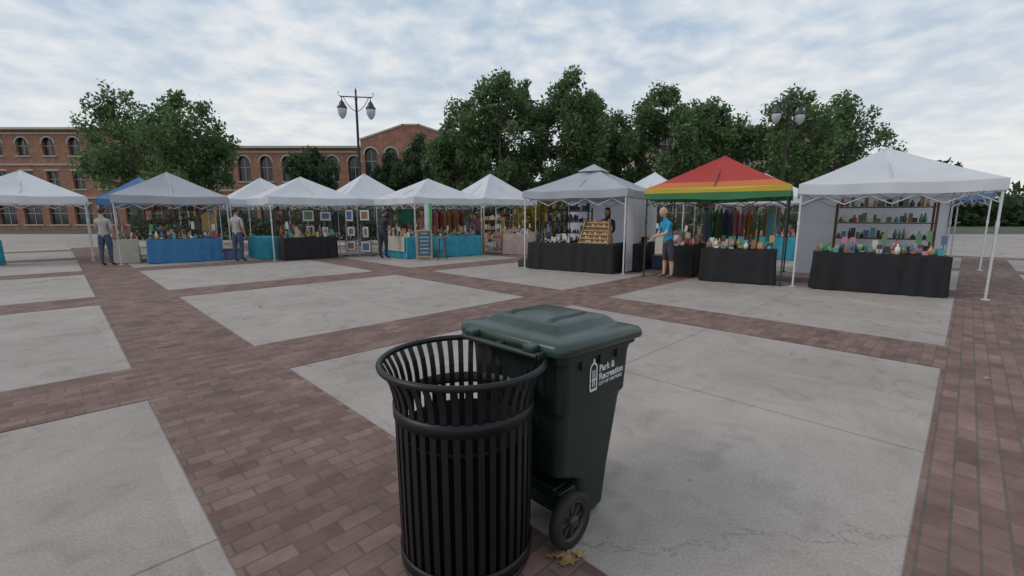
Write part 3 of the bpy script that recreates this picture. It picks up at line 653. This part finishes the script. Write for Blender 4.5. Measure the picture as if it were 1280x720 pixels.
# ------------------------------------------------------------------ people
def person(name,loc,rz,arms,lean=0,shirt=(.02,.02,.025),pants=(.03,.035,.05),hairc=(.03,.02,.012),skin=(.45,.27,.19),shorts=False,sleeves=False,longhair=False,scale=1.0,headpitch=0,shoec=(.05,.05,.05),stance=.1):
    T=empty(name,(loc[0],loc[1],0),rz)
    J={'pel':((0,0,.93),.125),'wai':((0,0,1.07),.118),'che':((0,0,1.24),.135),'uch':((0,.005,1.36),.11),'nec':((0,0,1.46),.052),'hdb':((0,-.015,1.545),.05)}
    E=[('pel','wai','shirt'),('wai','che','shirt'),('che','uch','shirt'),('uch','nec','neck'),('nec','hdb','skin')]
    up=['wai','che','uch','nec','hdb']
    for s,sg in(('L',1),('R',-1)):
        el_,wr_=arms[s]
        sh=Vector((sg*.17,0,1.37)); el2=Vector(el_); wr2=Vector(wr_)
        J['sh'+s]=(sh,.062); J['sl'+s]=(sh.lerp(el2,.6),.054); J['el'+s]=(el2,.042); J['wr'+s]=(wr2,.027)
        dv=(wr2-el2).normalized(); J['ha'+s]=(wr2+dv*.075,.034)
        E+=[('uch','sh'+s,'shirt'),('sh'+s,'sl'+s,'shirt'),('sl'+s,'el'+s,'shirt' if sleeves else 'skin'),('el'+s,'wr'+s,'shirt' if sleeves else 'skin'),('wr'+s,'ha'+s,'skin')]
        up+=['sh'+s,'sl'+s,'el'+s,'wr'+s,'ha'+s]
        x=sg*stance; fy=.04*sg
        J['hi'+s]=((sg*.085,0,.86),.10); J['mt'+s]=((x*.98,fy*.3,.66),.088); J['kn'+s]=((x,fy*.6,.49),.062); J['ca'+s]=((x,fy*.8+.02,.36),.058); J['an'+s]=((x,fy+.02,.10),.038); J['to'+s]=((x*1.1,fy-.13,.042),.036)
        E+=[('pel','hi'+s,'pants'),('hi'+s,'mt'+s,'pants'),('mt'+s,'kn'+s,'pants'),('kn'+s,'ca'+s,'skin' if shorts else 'pants'),('ca'+s,'an'+s,'skin' if shorts else 'pants'),('an'+s,'to'+s,'shoe')]
    piv=Vector((0,0,.95)); LR=Matrix.Rotation(lean,3,'X')
    names=list(J); P={}; 
    for n in names:
        p=Vector(J[n][0]); 
        if n in up: p=piv+LR@(p-piv)
        P[n]=p
    me=bpy.data.meshes.new('tmp'); me.from_pydata([P[n] for n in names],[(names.index(a),names.index(b)) for a,b,_ in E],[])
    o=bpy.data.objects.new('tmp',me); scene.collection.objects.link(o)
    sk=o.modifiers.new('s','SKIN'); sk.use_smooth_shade=True; sk.branch_smoothing=.4
    for i,n in enumerate(names):
        r=J[n][1]; me.skin_vertices[0].data[i].radius=(r,r)
        me.skin_vertices[0].data[i].use_root=(n=='pel')
    ss=o.modifiers.new('ss','SUBSURF'); ss.levels=2; ss.render_levels=2
    dg=bpy.context.evaluated_depsgraph_get(); ev=o.evaluated_get(dg); m2=bpy.data.meshes.new_from_object(ev)
    bpy.data.objects.remove(o)
    mats=[M(name+'_shirt',shirt,.85,var=.15),M(name+'_pants',pants,.85,var=.15),M('skin_%.2f'%skin[0],skin,.5,var=.06),M(name+'_shoe',shoec,.6),M(name+'_hair',hairc,.6,var=.4,scale=60),M('eye_dark',(.02,.015,.01),.3),M('lip',(.35,.14,.11),.5)]
    lab={'shirt':0,'pants':1,'skin':2,'shoe':3,'neck':0}
    m2.materials.clear()
    for m in mats: m2.materials.append(m)
    segs=[(P[a],P[b],lab[l],(J[a][1]+J[b][1])/2) for a,b,l in E]
    for v in m2.vertices:
        c=v.co
        if .80<c.z<1.42 and abs(c.x)<.16 and lean==0 : c.y*=.82; c.x*=1.08
    for f in m2.polygons:
        c=f.center; best=1e9;bi=0
        for a,b_,l,r in segs:
            d=b_-a; t=max(0,min(1,(c-a).dot(d)/d.length_squared)); dist=((a+d*t)-c).length-r
            if dist<best: best=dist;bi=l
        f.material_index=bi; f.use_smooth=True
    ob=bpy.data.objects.new('body',m2); scene.collection.objects.link(ob); ob.parent=T
    b=MB()
    for s,sg in(('L',1),('R',-1)):
        h=P['ha'+s]; d=(P['ha'+s]-P['wr'+s]).normalized(); side=d.cross(Vector((0,0,1))); side=side.normalized() if side.length>.2 else Vector((1,0,0)); nrm=side.cross(d).normalized()
        side2=nrm if abs(d.z)>.8 else side; bend=(d.cross(side2)).normalized()*-.02
        for k,l in enumerate((.062,.074,.078,.068)):
            o_=side2*((k-1.5)*.018); p1=h+d*.015+o_; p2=p1+d*l*.5+bend*.3; p3=p2+d*l*.45+bend
            b.path([p1,p2,p3],[.009,.0085,.006],n=6,mat=2)
        p1=h-d*.03+side2*.03; b.path([p1,p1+d*.03+side2*.02,p1+d*.06+side2*.024],[.011,.010,.007],n=6,mat=2)
    hc=P['hdb']+LR@Vector((0,-.01,.085)); HR=Matrix.Rotation(lean*.5+headpitch,3,'X')
    def sph(c,rad,mat,fn=None,nu=18,nv=14):
        vs=[];fs=[]
        for j in range(nv+1):
            th_=math.pi*j/nv
            for i in range(nu):
                a=2*math.pi*i/nu; p=Vector((math.sin(th_)*math.cos(a)*rad[0],math.sin(th_)*math.sin(a)*rad[1],math.cos(th_)*rad[2]))
                if fn:p=fn(p)
                vs.append(hc+HR@(p+Vector(c)))
        for j in range(nv):
            for i in range(nu): fs.append([j*nu+i,(j+1)*nu+i,(j+1)*nu+(i+1)%nu,j*nu+(i+1)%nu])
        b.add(vs,fs,mat,True)
    def headf(p):
        if p.z<0: k=1-.35*(-p.z/.12)**1.3; p=Vector((p.x*k,p.y*(1-.2*(-p.z/.12))-.012*(-p.z/.12),p.z))
        return p
    sph((0,0,0),(.076,.096,.118),2,headf)
    b.add([hc+HR@Vector(q) for q in((0,-.092,.02),(-.013,-.09,-.028),(.013,-.09,-.028),(0,-.117,-.024))],[[0,1,3],[0,3,2],[1,2,3]],2,True)
    for sg in(-1,1):
        sph((sg*.03,-.083,.01),(.012,.008,.007),5,nu=8,nv=6); sph((sg*.078,.005,-.005),(.012,.02,.032),2,nu=8,nv=6)
    sph((0,-.087,-.055),(.024,.008,.007),6,nu=8,nv=6)
    def hairf(p):
        n_=noise.noise(Vector((p.x*40,p.y*40,p.z*25)))*.010; q=p*(1+n_/.1)
        if q.y<-.045 and q.z<.055: q=Vector((q.x*.86,q.y+.05,q.z))
        if longhair and q.z<-.02 and q.y>-.03: q=Vector((q.x*1.05,q.y,q.z*2.0))
        elif q.z<-.05: q=Vector((q.x*.8,q.y*.85,q.z*.8))
        return q
    sph((0,.014,.014),(.086,.100,.118),4,hairf,24,18)
    b.obj('head_and_hands',mats,T)
    T.scale=(scale,)*3
    return T
person('shopper_in_dark_clothes',(-4.52,15.95),R(155),{'L':((.22,-.10,1.12),(.12,-.34,1.06)),'R':((-.23,-.06,1.10),(-.14,-.32,1.02))},lean=R(6),headpitch=R(14),shirt=(.025,.028,.034),pants=(.02,.022,.03),sleeves=False,hairc=(.06,.04,.03),scale=1.0)
person('woman_in_blue_shirt',(3.78,10.95),R(-78),{'L':((.20,-.16,1.16),(.12,-.40,1.14)),'R':((-.21,-.12,1.12),(-.12,-.36,1.05))},lean=R(13),headpitch=R(10),shirt=(.02,.25,.47),pants=(.05,.055,.06),hairc=(.50,.36,.19),skin=(.50,.31,.22),shorts=True,scale=.98,shoec=(.15,.10,.07))
person('vendor_woman',pt(gc,gr,.62,-.42),gr+R(5),{'L':((.21,-.05,1.12),(.16,-.28,.98)),'R':((-.21,-.05,1.12),(-.16,-.28,.98))},headpitch=R(18),shirt=(.03,.03,.035),hairc=(.02,.012,.01),longhair=True,sleeves=True,scale=.99)
person('vendor_man',pt(ac,ar,-.75,-.75),R(-20),{'L':((.21,-.05,1.12),(.16,-.28,.98)),'R':((-.21,-.05,1.12),(-.16,-.28,.98))},headpitch=R(10),shirt=(.22,.12,.09),hairc=(.05,.03,.02),sleeves=False,scale=1.0)
person('shopper_by_pottery_stall',(-1.35,18.6),R(150),{'L':((.21,-.05,1.12),(.16,-.28,1.0)),'R':((-.22,0,1.10),(-.20,-.10,.88))},headpitch=R(8),shirt=(.30,.10,.12),pants=(.05,.07,.12),hairc=(.12,.07,.04),longhair=True,scale=.96)
person('shopper_at_market_table',(-9.0,14.9),R(170),{'L':((.21,-.05,1.12),(.16,-.28,1.0)),'R':((-.22,0,1.10),(-.20,-.10,.88))},headpitch=R(8),shirt=(.35,.35,.33),pants=(.05,.07,.12),hairc=(.03,.02,.015),scale=1.02)
person('shopper_at_market_table',(-12.2,13.6),R(190),{'L':((.21,-.05,1.12),(.16,-.28,1.0)),'R':((-.22,0,1.10),(-.20,-.10,.88))},headpitch=R(5),shirt=(.06,.12,.10),pants=(.10,.09,.07),hairc=(.20,.14,.08),scale=1.0)

# ------------------------------------------------------------------ street lamp
def street_lamp(x,y,H=7.0,rz=0):
    T=empty('street_lamp',(x,y,0),rz); b=MB()
    b.lathe([(.0,0.0),(.24,0),(.24,.12),(.20,.16),(.19,.5),(.14,.6),(.12,.95),(.085,1.05),(.075,1.2),(.055,H-.4),(.07,H-.38),(.07,H-.3),(.045,H-.25),(.04,H-.05),(.06,H),(.03,H+.1),(0,H+.22)],n=16)
    b.tube((-.75,0,H-.25),(.75,0,H-.25),.028,n=8); 
    for sg in(-1,1):
        b.path([(0,0,H-.95),(sg*.2,0,H-.85),(sg*.42,0,H-.6),(sg*.6,0,H-.27)],.018,n=6)
        b.path([(sg*.62,0,H-.25),(sg*.8,0,H-.22),(sg*.86,0,H-.1),(sg*.78,0,H-.02)],.018,n=6)
        c=(sg*.68,0,0); z=H-.25
        b.tube((sg*.68,0,z),(sg*.68,0,z-.2),.022,n=8)
        b.lathe([(.03,z-.15),(.06,z-.22),(.12,z-.28),(.15,z-.38),(.235,z-.50),(.245,z-.55),(.23,z-.56)],c,n=18)
    b.obj('post_and_arms',[blks],T); b=MB()
    for sg in(-1,1):
        z=H-.25; b.lathe([(.20,z-.54),(.225,z-.62),(.20,z-.80),(.13,z-.95),(.04,z-1.04),(.0,z-1.06)],(sg*.68,0,0),n=18)
    b.obj('lantern_globes',[M('frosted_glass',(.45,.46,.48),.25)],T)
street_lamp(-7.7,23.5,7.55,R(10)); street_lamp(14,24,7.4,R(10)); 

# ------------------------------------------------------------------ brick buildings
brickw=brickpave_mat('brick_wall',(R(90),0,0),(.30,.115,.07),(.38,.16,.10),(.30,.25,.21),bw=.24,rh=.09,ms=.010)
stone=M('limestone',(.42,.39,.33),.8,var=.12,scale=2); glass=M('window_glass',(.03,.035,.04),.08,var=.3,scale=1); roofm=M('roof_dark',(.08,.08,.085),.8)
def building(name,x0,x1,y,H,storeys,nbay,mat,depth=14,gable=0,arched=True,ww=1.3):
    T=empty(name,(0,0,0)); W=MB(); S=MB(); G=MB()
    bw=(x1-x0)/nbay; t=.35; sh=H/storeys; zs=0
    bots=[];
    for s in range(storeys):
        zb=s*sh+(.9 if s else .6); zt=(s+1)*sh-(.75); bots.append((zb,zt))
    prev=0
    for zb,zt in bots: W.box(((x0+x1)/2,y+t/2,(prev+zb)/2),(x1-x0,t,zb-prev)); prev=zt
    W.box(((x0+x1)/2,y+t/2,(prev+H)/2),(x1-x0,t,H-prev))
    for si,(zb,zt) in enumerate(bots):
        w2=ww*(1.5 if si==0 else 1)
        for k in range(nbay+1):
            xa=x0 if k==0 else x0+bw*(k-.5)+w2/2; xb=x1 if k==nbay else x0+bw*(k+.5)-w2/2
            W.box(((xa+xb)/2,y+t/2,(zb+zt)/2),(xb-xa,t,zt-zb))
        for k in range(nbay):
            cx=x0+bw*(k+.5)
            G.box((cx,y+t-.06,(zb+zt)/2),(w2,.04,zt-zb))
            S.box((cx,y-.04,zb-.08),(w2+.25,.12,.14)); 
            S.box((cx,y+.24,(zb+zt)/2),(.06,.05,zt-zb)); S.box((cx,y+.235,zb+(zt-zb)*.55),(w2,.05,.06))
            if arched and si==storeys-1:
                r=w2/2; n=8; zs=zt-r
                for sg in(-1,1):
                    arcp=[(cx+sg*r*math.cos(R(90*i/n)),zs+r*math.sin(R(90*i/n))) for i in range(n+1)]
                    cor=(cx+sg*r,zt)
                    for i in range(n):
                        p=[arcp[i],arcp[i+1],cor]
                        W.add([(q[0],y+.003,q[1]) for q in p],[[0,1,2]]); 
                ao=[(cx+(r+.16)*math.cos(R(180*i/14)),zs+(r+.16)*math.sin(R(180*i/14))) for i in range(15)]
                ai=[(cx+r*math.cos(R(180*i/14)),zs+r*math.sin(R(180*i/14))) for i in range(15)]
                for i in range(14): S.add([(q[0],y-.05,q[1]) for q in(ai[i],ao[i],ao[i+1],ai[i+1])],[[0,1,2,3]])
            else: S.box((cx,y-.03,zt+.12),(w2+.3,.10,.2))
    for s in range(1,storeys): S.box(((x0+x1)/2,y-.05,s*sh-.05),(x1-x0+.1,.14,.18))
    for x in(x0+t/2,x1-t/2): W.box((x,y+t+depth/2,H/2),(t,depth-.01,H))
    W.box(((x0+x1)/2,y+t+depth+.2,H/2),(x1-x0,.35,H))
    if gable:
        cx=(x0+x1)/2; n=[(x0,H),(x1,H),(cx+.8,H+gable),(cx-.8,H+gable)]
        W.add([(p[0],y,p[1]) for p in n]+[(p[0],y+t,p[1]) for p in n],[[0,1,2,3],[7,6,5,4],[1,5,6,2],[2,6,7,3],[3,7,4,0]])
        for a_,b_ in((n[0],n[3]),(n[3],n[2]),(n[2],n[1])):
            d=Vector((b_[0]-a_[0],0,b_[1]-a_[1])); ang=math.atan2(d.z,d.x); S.box(((a_[0]+b_[0])/2,y+t/2,(a_[1]+b_[1])/2+.08),(d.length+.1,.5,.16),rot=Matrix.Rotation(-ang,3,'Y'))
    else:
        S.box(((x0+x1)/2,y-.06,H+.11),(x1-x0+.4,.8,.22)); S.box(((x0+x1)/2,y-.04,H-.35),(x1-x0+.2,.14,.16))
    W.obj('walls',[mat],T); S.obj('stone_trim',[stone],T); G.obj('windows',[glass],T)
    b=MB(); b.box(((x0+x1)/2,y+t+depth/2,H-.2),(x1-x0-.8,depth-.1,.2)); b.obj('roof',[roofm],T)
building('brick_building',-15.2,-5.0,47,9.0,2,5,brickw,gable=1.4)
building('brick_building',-36,-15.25,48.5,8.4,2,9,brickw)
building('stone_building',16,38,52,11,3,9,M('tan_brick',(.36,.29,.22),.85,var=.1,scale=1.5),arched=False)
building('brick_building',-62,-37,50,10.5,3,9,brickw,arched=True)

# ------------------------------------------------------------------ trees
bark=M('bark',(.14,.11,.085),.9,var=.35,scale=20,bump=.5)
lf1=leafmat('foliage_green',(.055,.100,.045),(.105,.175,.070),(.17,.25,.10))
lf2=leafmat('foliage_dark',(.036,.066,.034),(.065,.105,.052),(.105,.15,.07))
lf3=leafmat('foliage_yellow',(.10,.11,.02),(.30,.24,.03),(.42,.30,.04))
def leaves_mesh(name,C,size,mat,rng,parent=None,loc=(0,0,0)):
    n=len(C); u=rng.normal(size=(n,3)); u/=np.linalg.norm(u,axis=1)[:,None]
    v=rng.normal(size=(n,3)); v-= (v*u).sum(1)[:,None]*u; v/=np.linalg.norm(v,axis=1)[:,None]
    s=(size*rng.uniform(.6,1.35,n))[:,None]
    V=np.stack([C-u*s,C-v*s*.55+u*s*.1,C+u*s,C+v*s*.55+u*s*.1],1).reshape(-1,3)
    me=bpy.data.meshes.new(name); me.vertices.add(4*n); me.vertices.foreach_set('co',V.ravel().astype(np.float32))
    me.loops.add(4*n); me.loops.foreach_set('vertex_index',np.arange(4*n,dtype=np.int32)); me.polygons.add(n)
    me.polygons.foreach_set('loop_start',np.arange(0,4*n,4,dtype=np.int32)); me.polygons.foreach_set('loop_total',np.full(n,4,dtype=np.int32))
    me.update(calc_edges=True); me.validate(); me.materials.append(mat)
    o=bpy.data.objects.new(name,me); scene.collection.objects.link(o); o.parent=parent; o.location=loc; return o
def tree(x,y,H,rad,seed,mat=lf1,base=2.2,n=9500,ls=.135,name='tree',clumps=72):
    rng=np.random.default_rng(seed); T=empty(name,(x,y,0)); b=MB(); rnd=random.Random(seed)
    pts=[];r=[]; hh=H*.72; px=py=0
    for k in range(8):
        t=k/7; pts.append((px,py,hh*t)); r.append(.17*(H/10)*(1-t)**.8+.025); px+=rnd.uniform(-.12,.12);py+=rnd.uniform(-.12,.12)
    b.path(pts,r,n=8)
    cl=[]; Hc=(H+base)/2; hz2=(H-base)/2
    while len(cl)<clumps:
        p=rng.uniform(-1,1,3)
        q=np.linalg.norm(p)
        if q>1 or q<.25: continue
        zz=p[2]; wfac=1.0 if zz<0 else (1-.4*zz**1.4)
        c=np.array([p[0]*rad*wfac,p[1]*rad*wfac,Hc+zz*hz2*.95]); cl.append((c,rnd.uniform(.26,.64)*rad/2.7))
    cl.append((np.array([pts[-1][0],pts[-1][1],H-.6]),.5)); cl.append((np.array([pts[-1][0]+.4,pts[-1][1],H-.2]),.25))
    for c,cr_ in cl:
        t=min(.95,max(.22,(c[2]-.9*np.hypot(c[0],c[1])*.7)/hh)); i=min(6,int(t*7)); f=t*7-i
        p0=Vector(pts[i]).lerp(Vector(pts[i+1]),f); p3=Vector(c); mid=p0.lerp(p3,.5)+Vector((0,0,-.12*(p3-p0).length+rnd.uniform(-.1,.1)))
        rr=.045*(H/10)*rnd.uniform(.6,1.2); b.path([p0,mid,p3],[rr,rr*.6,rr*.2],n=5)
    b.obj('trunk_and_limbs',[bark],T)
    wts=np.array([r_**1.8 for _,r_ in cl]); wts/=wts.sum(); idx=rng.choice(len(cl),n,p=wts)
    CC=np.array([c for c,_ in cl])[idx]; RR=np.array([r_ for _,r_ in cl])[idx]
    d=rng.normal(size=(n,3)); d/=np.linalg.norm(d,axis=1)[:,None]; q=rng.uniform(0,1,n)**.5
    C=CC+d*(RR*q*1.25)[:,None]*np.array([.95,.95,1.15])+rng.normal(size=(n,3))*.10
    leaves_mesh('leaves',C,ls,mat,rng,T); return T
tree(-3.2,33,9.3,2.6,1)
tree(-1.0,32,10.9,2.7,2,n=12000)
tree(.8,35,11.2,2.5,12)
tree(3.9,32,11.1,2.7,3,n=12000)
tree(5.9,35,10.2,2.5,13)
tree(7.8,36,9.2,2.7,4)
tree(10.3,32,10.0,2.9,5,n=12000)
tree(14,33,9.6,2.8,6); tree(18.5,31,9.5,3,7); tree(23,33,10,3.2,8)
tree(-4.9,36,8.2,2.2,9,mat=lf2)
tree(-8.6,42,8.6,2.2,10,mat=lf2,base=2); tree(-11.3,43,7.2,1.7,11,mat=lf2,base=2)
tree(-21,30,9.2,2.9,16); tree(-27,33,10,3.2,17); tree(-15.5,36,6.6,2.0,18,mat=lf2)
for k,(x,y) in enumerate(((.9,24.5),(2.2,25.3),(4.0,24.0))):
    tree(x,y,2.7,1.0,30+k,mat=lf3,base=.5,n=1800,ls=.08,name='yellow_shrub',clumps=18)
rng=np.random.default_rng(99); n=28000
cx=rng.uniform(-110,120,n); base_h=5.5+2.2*np.sin(cx*.23)+1.6*np.sin(cx*.61+1)+.9*np.sin(cx*1.5)
C=np.stack([cx,70+rng.uniform(-4,4,n),base_h*rng.uniform(0,1,n)**.8+rng.normal(size=n)*.3],1); leaves_mesh('distant_trees',C,.62,lf2,rng)
n=14000; cx=rng.uniform(-3,24,n); hh=1.6+.35*np.sin(cx*1.7)+.25*np.sin(cx*4.1)
C=np.stack([cx,28+rng.uniform(-.6,.6,n),hh*rng.uniform(0,1,n)],1); leaves_mesh('hedge',C,.10,lf2,rng)
n=8000; cx=rng.uniform(-24,-4,n); hh=1.5+.35*np.sin(cx*1.7)
C=np.stack([cx,29+rng.uniform(-.6,.6,n),hh*rng.uniform(0,1,n)],1); leaves_mesh('hedge',C,.12,lf2,rng)
